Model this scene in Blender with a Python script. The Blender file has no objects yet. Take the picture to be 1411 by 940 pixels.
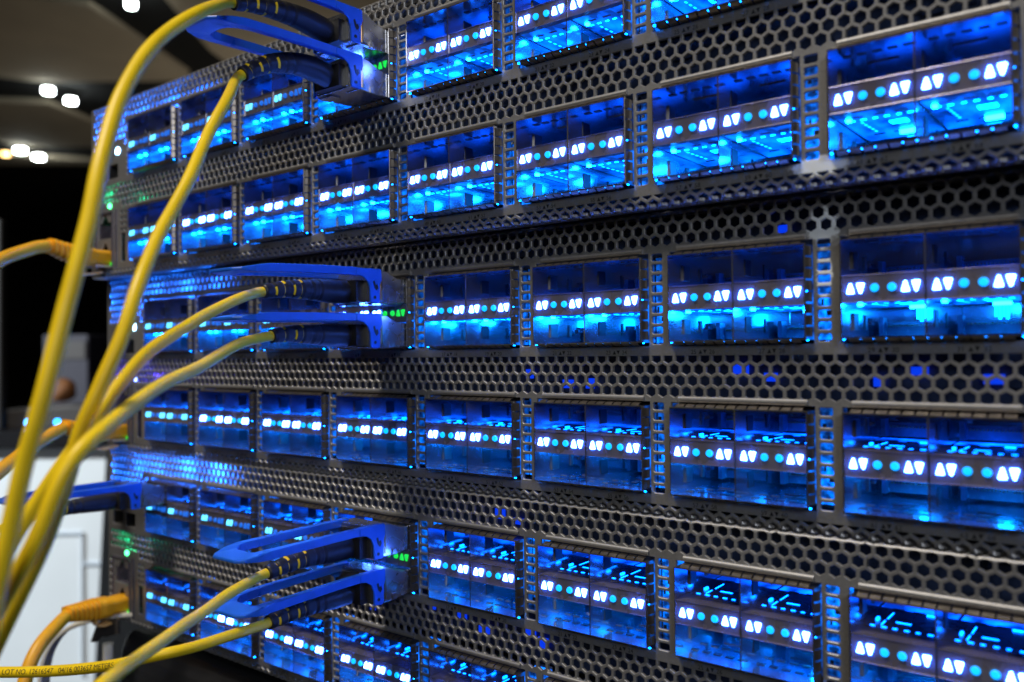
import bpy, math, random
from math import pi, sin, cos, radians
from mathutils import Vector, Matrix, geometry
random.seed(7)
S = 0.001                                   # geometry below is written in millimetres
scene = bpy.context.scene
COL = scene.collection

# ------------------------------------------------------------------ camera
cam_d = bpy.data.cameras.new('camera')
cam = bpy.data.objects.new('camera', cam_d); COL.objects.link(cam); scene.camera = cam
FW = Vector((-0.61489, 0.78846, 0.01527)); RT = Vector((0.78842, 0.61505, -0.01007)); UP = Vector((0.01733, -0.00584, 0.99983))
cam.matrix_world = Matrix(((RT.x, UP.x, -FW.x, 0.40097), (RT.y, UP.y, -FW.y, -0.21704), (RT.z, UP.z, -FW.z, -0.02782), (0, 0, 0, 1)))
cam_d.sensor_width = 36; cam_d.lens = 1159.05 / 1411 * 36
cam_d.clip_start = 0.005; cam_d.clip_end = 100
cam_d.dof.use_dof = True; cam_d.dof.focus_distance = 0.272; cam_d.dof.aperture_fstop = 10.5

# ------------------------------------------------------------------ world and render
w = bpy.data.worlds.new('World'); scene.world = w; w.use_nodes = True
bg = w.node_tree.nodes['Background']; bg.inputs[0].default_value = (0.9, 0.8, 0.68, 1); bg.inputs[1].default_value = 0.014
scene.view_settings.view_transform = 'Standard'; scene.view_settings.look = 'None'
scene.view_settings.exposure = 0; scene.view_settings.gamma = 1
cy = scene.cycles
cy.use_denoising = True; cy.max_bounces = 8; cy.glossy_bounces = 6; cy.diffuse_bounces = 3
cy.sample_clamp_indirect = 3; cy.caustics_reflective = True; cy.blur_glossy = 0.5
try: cy.use_light_tree = True
except Exception: pass

# ------------------------------------------------------------------ hall lamps that light the rack, two added lamps for the background
def area(name, loc, target, size, power, col):
    l = bpy.data.lights.new(name, 'AREA'); l.shape = 'DISK'; l.size = size; l.energy = power; l.color = col
    o = bpy.data.objects.new(name, l); COL.objects.link(o); o.location = loc
    o.rotation_euler = (Vector(target) - Vector(loc)).to_track_quat('-Z', 'Y').to_euler()
    o['label'] = name.replace('_', ' ') + ' out of view'; o['category'] = 'lamp'
    return o
area('warm_hall_lamp', (-0.1, -1.0, 1.95), (0.1, 0, -0.05), 0.45, 40, (1.0, 0.92, 0.8))
area('cool_hall_lamp', (1.2, -0.95, 0.5), (0.3, 0, 0.03), 0.4, 6.2, (0.84, 0.9, 1.0))
sl = bpy.data.lights.new('added_cabinet_spot', 'SPOT'); sl.energy = 480; sl.color = (0.84, 0.93, 1.0); sl.spot_size = radians(50); sl.spot_blend = 0.5; sl.shadow_soft_size = 0.05
so = bpy.data.objects.new('added_cabinet_spot', sl); COL.objects.link(so); so.location = (-2.1, -1.4, 0.9); so['label'] = 'unseen spot lamp added to brighten the white cabinet'; so['category'] = 'lamp'  # unseen spot added to bring the cabinet up to white
so.rotation_euler = (Vector((-1.25, 0.4, -0.42)) - Vector(so.location)).to_track_quat('-Z', 'Y').to_euler()
area('added_panel_uplight', (-6.5, 6.5, 0.3), (-9, 4.2, 3.0), 1.0, 28, (1.0, 0.92, 0.78))  # unseen lamp added to brighten the ceiling panels

# ------------------------------------------------------------------ materials
def new_mat(name):
    m = bpy.data.materials.new(name); m.use_nodes = True
    return m, m.node_tree, m.node_tree.nodes['Principled BSDF']
def mat(name, col, rough=0.5, metal=0.0, emit=None, es=0.0, noise=0.0, nscale=200.0, bump=0.0, spec=None, coat=0.0):
    m, nt, p = new_mat(name)
    p.inputs['Base Color'].default_value = (*col, 1); p.inputs['Roughness'].default_value = rough; p.inputs['Metallic'].default_value = metal
    if spec is not None: p.inputs['Specular IOR Level'].default_value = spec
    if coat: p.inputs['Coat Weight'].default_value = coat
    if emit:
        p.inputs['Emission Color'].default_value = (*emit, 1); p.inputs['Emission Strength'].default_value = es
    if noise or bump:
        tc = nt.nodes.new('ShaderNodeTexCoord'); n = nt.nodes.new('ShaderNodeTexNoise'); n.inputs['Scale'].default_value = nscale; n.inputs['Detail'].default_value = 4
        nt.links.new(tc.outputs['Object'], n.inputs['Vector'])
        if noise:
            r = nt.nodes.new('ShaderNodeMapRange'); r.inputs['From Min'].default_value = 0.3; r.inputs['From Max'].default_value = 0.7
            r.inputs['To Min'].default_value = 1 - noise; r.inputs['To Max'].default_value = 1 + noise
            nt.links.new(n.outputs['Fac'], r.inputs['Value'])
            v = nt.nodes.new('ShaderNodeVectorMath'); v.operation = 'SCALE'; v.inputs[0].default_value = col
            nt.links.new(r.outputs['Result'], v.inputs['Scale']); nt.links.new(v.outputs[0], p.inputs['Base Color'])
            r2 = nt.nodes.new('ShaderNodeMapRange'); r2.inputs['To Min'].default_value = max(0, rough - 0.12); r2.inputs['To Max'].default_value = min(1, rough + 0.12)
            nt.links.new(n.outputs['Fac'], r2.inputs['Value']); nt.links.new(r2.outputs['Result'], p.inputs['Roughness'])
        if bump:
            b = nt.nodes.new('ShaderNodeBump'); b.inputs['Strength'].default_value = bump; b.inputs['Distance'].default_value = 0.0003
            nt.links.new(n.outputs['Fac'], b.inputs['Height']); nt.links.new(b.outputs[0], p.inputs['Normal'])
    return m

def plate_mat(name, patches):
    """zinc-plated steel sheet with fine grain, faint smears and, where given, torn adhesive residue"""
    m, nt, p = new_mat(name); N = nt.nodes; L = nt.links
    tc = N.new('ShaderNodeTexCoord')
    n1 = N.new('ShaderNodeTexNoise'); n1.inputs['Scale'].default_value = 1500; n1.inputs['Detail'].default_value = 3
    n2 = N.new('ShaderNodeTexNoise'); n2.inputs['Scale'].default_value = 28; n2.inputs['Detail'].default_value = 5
    for n in (n1, n2): L.new(tc.outputs['Object'], n.inputs['Vector'])
    cr = N.new('ShaderNodeValToRGB'); cr.color_ramp.elements[0].position = 0.3; cr.color_ramp.elements[1].position = 0.75
    cr.color_ramp.elements[0].color = (0.225, 0.22, 0.22, 1); cr.color_ramp.elements[1].color = (0.35, 0.342, 0.34, 1)
    mx = N.new('ShaderNodeMath'); mx.operation = 'ADD'; ml = N.new('ShaderNodeMath'); ml.operation = 'MULTIPLY'; ml.inputs[1].default_value = 0.45
    L.new(n1.outputs['Fac'], ml.inputs[0]); ml2 = N.new('ShaderNodeMath'); ml2.operation = 'MULTIPLY'; ml2.inputs[1].default_value = 0.55; L.new(n2.outputs['Fac'], ml2.inputs[0])
    L.new(ml.outputs[0], mx.inputs[0]); L.new(ml2.outputs[0], mx.inputs[1]); L.new(mx.outputs[0], cr.inputs[0])
    col = cr.outputs[0]; rough = N.new('ShaderNodeMapRange'); rough.inputs['To Min'].default_value = 0.34; rough.inputs['To Max'].default_value = 0.56
    L.new(n2.outputs['Fac'], rough.inputs['Value']); met = None
    mask = None
    for (px, pz, rx, rz) in patches:
        mp = N.new('ShaderNodeMapping'); mp.vector_type = 'POINT'
        mp.inputs['Location'].default_value = (-px * S / (rx * S), 0, -pz * S / (rz * S)); mp.inputs['Scale'].default_value = (1 / (rx * S), 0, 1 / (rz * S))
        L.new(tc.outputs['Object'], mp.inputs['Vector'])
        ln = N.new('ShaderNodeVectorMath'); ln.operation = 'LENGTH'; L.new(mp.outputs[0], ln.inputs[0])
        n3 = N.new('ShaderNodeTexNoise'); n3.inputs['Scale'].default_value = 700; n3.inputs['Detail'].default_value = 6; n3.inputs['Roughness'].default_value = 0.7
        L.new(tc.outputs['Object'], n3.inputs['Vector'])
        ad = N.new('ShaderNodeMath'); ad.operation = 'MULTIPLY_ADD'; ad.inputs[1].default_value = 1.3; L.new(n3.outputs['Fac'], ad.inputs[0]); L.new(ln.outputs['Value'], ad.inputs[2])
        mr = N.new('ShaderNodeMapRange'); mr.inputs['From Min'].default_value = 1.75; mr.inputs['From Max'].default_value = 1.45
        L.new(ad.outputs[0], mr.inputs['Value'])
        if mask is None: mask = mr.outputs[0]
        else:
            q = N.new('ShaderNodeMath'); q.operation = 'MAXIMUM'; L.new(mask, q.inputs[0]); L.new(mr.outputs[0], q.inputs[1]); mask = q.outputs[0]
    p.inputs['Metallic'].default_value = 0.62
    if mask is not None:
        mc = N.new('ShaderNodeMix'); mc.data_type = 'RGBA'; L.new(mask, mc.inputs[0]); L.new(col, mc.inputs[6]); mc.inputs[7].default_value = (0.72, 0.75, 0.76, 1); col = mc.outputs[2]
        mm = N.new('ShaderNodeMapRange'); mm.inputs['To Min'].default_value = 0.62; mm.inputs['To Max'].default_value = 0.0; L.new(mask, mm.inputs['Value']); L.new(mm.outputs[0], p.inputs['Metallic'])
    L.new(col, p.inputs['Base Color']); L.new(rough.outputs[0], p.inputs['Roughness'])
    b = N.new('ShaderNodeBump'); b.inputs['Strength'].default_value = 0.25; b.inputs['Distance'].default_value = 0.0001
    L.new(n1.outputs['Fac'], b.inputs['Height']); L.new(b.outputs[0], p.inputs['Normal'])
    return m

M = {}
M['cage'] = mat('bright_cage_metal', (0.58, 0.58, 0.6), 0.17, 0.95, noise=0.05, nscale=60, bump=0.05)
M['cage_dark'] = mat('cage_outer_metal', (0.2, 0.185, 0.17), 0.4, 0.9, noise=0.2, nscale=150)
M['finger'] = mat('spring_finger_metal', (0.22, 0.19, 0.16), 0.32, 0.9, noise=0.2, nscale=300)
M['bar'] = mat('indicator_bar_metal', (0.2, 0.18, 0.22), 0.26, 0.55, noise=0.14, nscale=120, bump=0.2)
M['lamp_white'] = mat('lit_indicator', (0.1, 0.2, 0.5), 0.4, emit=(0.045, 0.15, 1.0), es=75)
M['lamp_cyan'] = mat('lit_round_window', (0.02, 0.2, 0.4), 0.35, emit=(0.0, 0.34, 1.0), es=2.0)
M['lamp_blue'] = mat('faint_indicator', (0.02, 0.1, 0.4), 0.4, emit=(0.01, 0.16, 0.85), es=0.8)
M['lamp_sky'] = mat('lit_indicator_far', (0.1, 0.2, 0.5), 0.4, emit=(0.08, 0.55, 1.0), es=3.2)
M['lamp_green'] = mat('green_indicator', (0.02, 0.3, 0.08), 0.4, emit=(0.01, 0.75, 0.07), es=1.1)
M['green_led'] = mat('bright_green_led', (0.1, 0.5, 0.2), 0.4, emit=(0.08, 1.0, 0.3), es=7)
M['glow_low'] = mat('guide_and_leak_glow', (0.02, 0.1, 0.3), 0.4, emit=(0.0005, 0.19, 1.0), es=26)  # emission shared by guide windows and painted leak dots
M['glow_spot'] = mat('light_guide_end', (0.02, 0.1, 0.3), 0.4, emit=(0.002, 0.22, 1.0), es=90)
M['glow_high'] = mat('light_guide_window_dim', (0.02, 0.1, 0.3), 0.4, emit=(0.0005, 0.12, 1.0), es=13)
M['glow_chip'] = mat('board_led', (0.02, 0.1, 0.3), 0.4, emit=(0.0, 0.035, 0.8), es=1.0)
M['black'] = mat('black_plastic', (0.012, 0.012, 0.014), 0.42, spec=0.5, noise=0.2, nscale=120)
M['dark'] = mat('dark_chassis_metal', (0.035, 0.035, 0.04), 0.5, 0.5)
M['board'] = mat('board_lacquer', (0.03, 0.05, 0.12), 0.35, 0.0, noise=0.5, nscale=160)
M['print'] = mat('black_printed_ink', (0.012, 0.012, 0.014), 0.6)
M['yellow'] = mat('yellow_cable_jacket', (0.95, 0.64, 0.012), 0.38, noise=0.07, nscale=90, bump=0.08, spec=0.3)
M['orange'] = mat('amber_ethernet_jacket', (0.9, 0.42, 0.012), 0.42, noise=0.08, nscale=120, bump=0.1)
M['amber_pale'] = mat('amber_translucent_plastic', (0.85, 0.5, 0.18), 0.3, noise=0.05)
M['clear'] = mat('clear_plug_plastic', (0.75, 0.6, 0.5), 0.15, spec=0.8)
M['tab'] = mat('blue_pull_tab_plastic', (0.016, 0.125, 0.62), 0.32, noise=0.06, nscale=200, bump=0.06, spec=0.45)
M['nickel'] = mat('nickel_plated_shell', (0.50, 0.49, 0.48), 0.26, 0.95, noise=0.12, nscale=110, bump=0.15)
M['brass'] = mat('brass_edge', (0.5, 0.33, 0.16), 0.3, 1.0)
M['white'] = mat('white_lacquer', (0.72, 0.77, 0.8), 0.5, noise=0.04, nscale=6)
M['seam'] = mat('pale_panel_seam', (0.5, 0.57, 0.65), 0.6)  # pale grey-blue of the seam strips
M['ivory'] = mat('ivory_bracket_enamel', (0.85, 0.8, 0.68), 0.45, noise=0.06)
M['panel'] = mat('taupe_ceiling_panel', (0.5, 0.42, 0.31), 0.9, noise=0.08, nscale=2)
M['blackroom'] = mat('black_hall_paint', (0.0025, 0.0025, 0.003), 0.9)
M['spot'] = mat('lit_ceiling_spot', (1, 1, 1), 0.5, emit=(0.9, 1.0, 0.98), es=60)
M['spot_warm'] = mat('lit_warm_spot', (1, 1, 1), 0.5, emit=(1.0, 0.6, 0.2), es=8)
M['grey'] = mat('grey_painted_metal', (0.045, 0.04, 0.038), 0.5)
M['violet_grey'] = mat('violet_grey_card', (0.018, 0.017, 0.03), 0.6)
M['orange_cloth'] = mat('orange_cloth', (0.2, 0.07, 0.015), 0.7)
M['lamp_white'].cycles.emission_sampling = 'FRONT_BACK'
M['blue_led'] = mat('blue_led', (0.02, 0.2, 0.6), 0.4, emit=(0.02, 0.32, 1.0), es=14)

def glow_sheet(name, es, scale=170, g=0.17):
    """painted blue glow: emission made uneven by noise"""
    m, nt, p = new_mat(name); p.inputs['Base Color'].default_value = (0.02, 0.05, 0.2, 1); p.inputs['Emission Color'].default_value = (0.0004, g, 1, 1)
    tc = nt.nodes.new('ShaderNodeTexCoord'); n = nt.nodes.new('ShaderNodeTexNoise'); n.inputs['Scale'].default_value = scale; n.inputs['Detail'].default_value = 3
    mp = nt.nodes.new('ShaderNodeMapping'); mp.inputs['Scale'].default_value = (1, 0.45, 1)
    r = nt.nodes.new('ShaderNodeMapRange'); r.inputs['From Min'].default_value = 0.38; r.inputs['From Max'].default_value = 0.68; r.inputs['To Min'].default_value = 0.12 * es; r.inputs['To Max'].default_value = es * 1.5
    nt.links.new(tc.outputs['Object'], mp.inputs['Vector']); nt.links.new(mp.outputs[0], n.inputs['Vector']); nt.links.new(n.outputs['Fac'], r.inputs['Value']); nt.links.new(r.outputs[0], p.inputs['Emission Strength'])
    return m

# ------------------------------------------------------------------ mesh helpers
class MB:
    def __init__(s): s.v = []; s.f = []; s.m = []; s.sm = []
    def add(s, verts, faces, mi=0, smooth=False):
        b = len(s.v); s.v += [tuple(v) for v in verts]
        for f in faces: s.f.append(tuple(b + i for i in f)); s.m.append(mi); s.sm.append(smooth)
    def box(s, x0, x1, y0, y1, z0, z1, mi=0):
        s.add([(x0,y0,z0),(x1,y0,z0),(x1,y1,z0),(x0,y1,z0),(x0,y0,z1),(x1,y0,z1),(x1,y1,z1),(x0,y1,z1)],
              [(0,3,2,1),(4,5,6,7),(0,1,5,4),(1,2,6,5),(2,3,7,6),(3,0,4,7)], mi)
    def quad(s, a, b, c, d, mi=0): s.add([a,b,c,d], [(0,1,2,3)], mi)
    def prism(s, pts, axis, a0, a1, mi=0):
        """polygon pts in the plane normal to AXIS, extruded from a0 to a1"""
        def P(u, v, a): return {'x': (a, u, v), 'y': (u, a, v), 'z': (u, v, a)}[axis]
        n = len(pts)
        s.add([P(u, v, a0) for u, v in pts] + [P(u, v, a1) for u, v in pts],
              [tuple(range(n))[::-1], tuple(range(n, 2*n))] + [(i, (i+1) % n, n + (i+1) % n, n + i) for i in range(n)], mi)
    def build(s, name, mats, parent=None, bevel=0.0, smooth=False):
        me = bpy.data.meshes.new(name); me.from_pydata([(a*S, b*S, c*S) for a, b, c in s.v], [], s.f)
        for m in (mats if isinstance(mats, (list, tuple)) else [mats]): me.materials.append(m)
        for i, p in enumerate(me.polygons):
            p.material_index = s.m[i]; p.use_smooth = smooth or s.sm[i]
        me.validate(); me.update()
        import bmesh
        bm = bmesh.new(); bm.from_mesh(me); bmesh.ops.recalc_face_normals(bm, faces=bm.faces); bm.to_mesh(me); bm.free()
        o = bpy.data.objects.new(name, me); COL.objects.link(o)
        if parent: o.parent = parent
        if bevel:
            b = o.modifiers.new('bevel', 'BEVEL'); b.width = bevel * S; b.segments = 2; b.limit_method = 'ANGLE'; b.angle_limit = radians(35)
        return o

def link_copy(o, parent, loc=None):
    c = o.copy(); COL.objects.link(c); c.parent = parent
    if loc is not None: c.location = loc
    return c
def copy_tree(o, parent=None, loc=None):
    c = o.copy(); COL.objects.link(c); c.parent = parent
    if loc is not None: c.location = loc
    for ch in [k for k in bpy.data.objects if k.parent is o]: copy_tree(ch, c)
    return c
def empty(name, loc=(0,0,0), rz=0, **props):
    e = bpy.data.objects.new(name, None); COL.objects.link(e); e.location = [a * S for a in loc]; e.rotation_euler = (0, 0, rz); e.empty_display_size = 0.01
    for k, v in props.items(): e[k] = v
    return e
def tag(o, label, cat, group=None):
    o['label'] = label; o['category'] = cat
    if group: o['group'] = group
    return o

def spline(pts, step):
    P = [Vector(p) for p in pts]; P = [P[0]*2 - P[1]] + P + [P[-1]*2 - P[-2]]
    out = []
    for i in range(1, len(P) - 2):
        a, b, c, d = P[i-1], P[i], P[i+1], P[i+2]
        n = max(2, int((c - b).length / step))
        for k in range(n):
            t = k / n
            out.append(0.5 * ((2*b) + (c - a)*t + (2*a - 5*b + 4*c - d)*t*t + (3*b - a - 3*c + d)*t**3))
    out.append(P[-2]); return out
def relax(L, it):
    for _ in range(it):
        L = [L[0]] + [(L[i-1] + L[i]*2 + L[i+1]) / 4 for i in range(1, len(L) - 1)] + [L[-1]]
    return L
def frames(L):
    t0 = (L[1] - L[0]).normalized(); u = t0.orthogonal().normalized(); out = []
    for i in range(len(L)):
        t = (L[min(i+1, len(L)-1)] - L[max(i-1, 0)]).normalized()
        u = (u - t * u.dot(t)).normalized(); out.append((t, u, t.cross(u)))
    return out
def tube(mb, L, rad, n=20, mi=0, face_mat=None, cap=True):
    F = frames(L); b = len(mb.v)
    for i, p in enumerate(L):
        r = rad(i) if callable(rad) else rad
        t, u, v = F[i]
        for k in range(n):
            a = 2*pi*k/n; q = p + (u*cos(a) + v*sin(a))*r; mb.v.append(tuple(q))
    for i in range(len(L)-1):
        for k in range(n):
            mb.f.append((b+i*n+k, b+i*n+(k+1) % n, b+(i+1)*n+(k+1) % n, b+(i+1)*n+k)); mb.m.append(face_mat(i, k) if face_mat else mi); mb.sm.append(True)
    if cap:
        mb.f.append(tuple(b+k for k in range(n))[::-1]); mb.m.append(mi); mb.sm.append(False)
        e = b + (len(L)-1)*n; mb.f.append(tuple(e+k for k in range(n))); mb.m.append(mi); mb.sm.append(False)
    return F

_gl = {}
def glyphs(text, size):
    """triangulated outline of a line of text in mm, centred on x, baseline 0"""
    if (text, size) in _gl: return _gl[(text, size)]
    c = bpy.data.curves.new('t', 'FONT'); c.body = text; c.size = size; c.align_x = 'CENTER'; c.resolution_u = 3
    o = bpy.data.objects.new('t', c); COL.objects.link(o)
    bpy.context.view_layer.update()
    me = o.evaluated_get(bpy.context.evaluated_depsgraph_get()).to_mesh()
    r = ([(v.co.x, v.co.y) for v in me.vertices], [tuple(p.vertices) for p in me.polygons])
    bpy.data.objects.remove(o); bpy.data.curves.remove(c); _gl[(text, size)] = r
    return r

# ------------------------------------------------------------------ switch geometry (mm; origin = front top-left corner of the first cage)
PITCH, CW, CH, ROWB = 48.05, 39.14, 24.9, -43.45
FY = 3.0                      # faceplate plane behind the cage fronts
ZT, ZB, RB = 12.0, -73.9, 1.5
XL, XR = -43.2, 394.0
OFFS = [(0.16, -8.15, 88.9), (0, 0, 0), (0.95, -0.13, -88.85)]

def hexagon(x, z, r=1.63, cut_top=None):
    p = [(x + r*cos(radians(90 + 60*k)), z + r*sin(radians(90 + 60*k))) for k in range(6)]
    if cut_top is None: return p
    q = []
    for i in range(6):
        a, b = p[i], p[(i+1) % 6]
        ia, ib = a[1] <= cut_top, b[1] <= cut_top
        if ia: q.append(a)
        if ia != ib:
            t = (cut_top - a[1]) / (b[1] - a[1]); q.append((a[0] + t*(b[0]-a[0]), cut_top))
    return q
def rrect(x0, x1, z0, z1, r=0.45):
    o = []
    for cx_, cz_, a0 in ((x1-r, z1-r, 0), (x0+r, z1-r, 90), (x0+r, z0+r, 180), (x1-r, z0+r, 270)):
        for k in range(3):
            a = radians(a0 + 45*k); o.append((cx_ + r*cos(a), cz_ + r*sin(a)))
    return o
HP, HR = 3.785, 3.275
def face_holes():
    H = []
    def row(z, x0, x1, ph, cut=None, skip=()):
        k = math.ceil((x0 - ph) / HP)
        while ph + k*HP <= x1:
            x = ph + k*HP; k += 1
            if any(a < x < b and c < z < d for a, b, c, d in skip): continue
            H.append(hexagon(x, z, 1.63, cut))
    pa, pb = 0.79, 0.79 + HP/2
    for i, z in enumerate((4.75, 8.02, 11.3, 14.57, 17.85)):        # band above the upper row, running over the top fold
        row(z, XL+2.6, XR-3, pa if i % 2 else pb)
    for i in range(1, 5): row(4.75 - i*HR, XL+2.6, -8.6, pb if i % 2 == 0 else pa, skip=[(-21, -9, -14, -5.6)])
    block = [(-40, -14.2, -80, -40.5), (-29, -19, -43, -36.6)]
    row(-29.55, XL+2.6, XR-3, pb, cut=-28.85); row(-32.8, XL+2.6, XR-3, pa); row(-36.05, XL+2.6, XR-3, pb, skip=block); row(-39.3, XL+2.6, XR-3, pa, skip=block + [(-41,-14,-41,-37.5)] )
    row(-71.75, -34, XR-3, pa, cut=-72.2); row(-75.0, -34, XR-3, pb); row(-78.3, -34, XR-3, pa)
    for k in range(7): H.append(hexagon(-40.4, -44 - 3.6*k, 1.3))
    for c in range(2):
        for k in range(4): H.append(rrect(-12.9 + c*3.6, -10.9 + c*3.6, -44.6 - k*2.9, -42.7 - k*2.9, 0.4))
    for k in range(9):                                             # ladder of square vents between cages
        x0 = k*PITCH - 6.75
        for rz in (0, ROWB):
            if k == 0 and rz: continue
            for j in range(9):
                zt = rz + 1.0 - j*3.04; H.append(rrect(x0, x0 + 3.5, zt - 2.15, zt, 0.5))
    for c in range(8):
        for rz in (0, ROWB):
            x0 = c*PITCH; H.append([(x0-0.9, rz-CH-1.1), (x0+CW+1.15, rz-CH-1.1), (x0+CW+1.15, rz+1.2), (x0-0.9, rz+1.2)])
    H.append(rrect(-38.2, -27.6, -25.6, -18.6, 0.6)); H.append(rrect(-25.6, -15.6, -25.6, -18.6, 0.6))
    H.append(rrect(-18, -13.8, -14, -10.4, 1.5)); H.append(rrect(-25.4, -22.4, -40.8, -37.8, 1.3))
    jack = lambda z: [(-36, z), (-22.4, z), (-22.4, z+8.2), (-26, z+8.2), (-26, z+10), (-27.4, z+10), (-27.4, z+11.6), (-31, z+11.6), (-31, z+10), (-32.4, z+10), (-32.4, z+8.2), (-36, z+8.2)]
    H.append(jack(-55.6)); H.append(jack(-69.8)); H.append(rrect(-12.6, -8.6, -68.4, -54.2, 0.5))
    return H
ARC = RB * pi / 2
def bend(x, s, d):
    if s > ZT:
        a = min((s - ZT) / RB, pi/2); e = max(0, s - ZT - ARC)
        return (x, FY + RB - (RB - d)*cos(a) + e, ZT + (RB - d)*sin(a))
    if s < ZB:
        a = min((ZB - s) / RB, pi/2); e = max(0, ZB - s - ARC)
        return (x, FY + RB - (RB - d)*cos(a) + e, ZB - (RB - d)*sin(a))
    return (x, FY + d, s)
def make_faceplate():
    H = face_holes(); s1, s0 = ZT + ARC + 6.0, ZB - ARC - 6.0
    V = [(XL, s0), (XR, s0), (XR, s1), (XL, s1)]; F = [[0, 1, 2, 3]]; E = []
    for h in H:
        b = len(V); V += h; F.append(list(range(b, b + len(h))))
    for base, sg in ((ZT, 1), (ZB, -1)):
        for k in range(5):
            z = base + sg*ARC*k/4; b = len(V); V += [(XL, z), (XR, z)]; E.append((b, b+1))
    for xx in range(-20, 394, 24):
        b = len(V); V += [(xx + 0.013, s0), (xx + 0.013, s1)]; E.append((b, b+1))
    vo, eo, fo, ov, oe, of = geometry.delaunay_2d_cdt([Vector(v) for v in V], E, F, 1, 1e-5)
    keep = [f for f, o in zip(fo, of) if list(o) == [0]]
    used = {}; n = [0]
    edges = {}
    for f in keep:
        for i in range(len(f)):
            a, b = f[i], f[(i+1) % len(f)]; edges[(a, b)] = 1
    bnd = [(a, b) for (a, b) in edges if (b, a) not in edges]
    off = {}
    for a, b in bnd:                                 # outward-of-hole direction at rim vertices for the punched chamfer
        d = vo[b] - vo[a]; nrm = Vector((-d.y, d.x)); nrm = nrm.normalized() if nrm.length > 1e-9 else nrm
        for q in (a, b): off[q] = off.get(q, Vector((0, 0))) + nrm
    mb = MB(); idx = {}
    def vert(i, d, sh):
        k = (i, d, sh)
        if k not in idx:
            p = vo[i]
            if sh and i in off and off[i].length > 1e-6: p = p + off[i].normalized() * 0.16
            idx[k] = len(mb.v); mb.v.append(bend(p.x, p.y, d))
        return idx[k]
    def face(l, smooth=False): mb.f.append(tuple(l)); mb.m.append(0); mb.sm.append(smooth)
    for f in keep: face([vert(i, 0.0, True) for i in f])
    for a, b in bnd:
        face([vert(a, 0.0, True), vert(b, 0.0, True), vert(b, 0.16, False), vert(a, 0.16, False)])
        face([vert(a, 0.16, False), vert(b, 0.16, False), vert(b, 1.0, False), vert(a, 1.0, False)])
    for c in range(8):                               # rolled lip above every cage opening
        for rz in (0, ROWB):
            x0, x1 = c*PITCH + 1.6, c*PITCH + CW - 0.6
            pr = [(FY + 0.05 - 0.85*sin(pi*k/6), rz + 2.15 - 0.85*cos(pi*k/6)) for k in range(7)]
            mb.prism(pr, 'x', x0, x1)
    return mb

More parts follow.
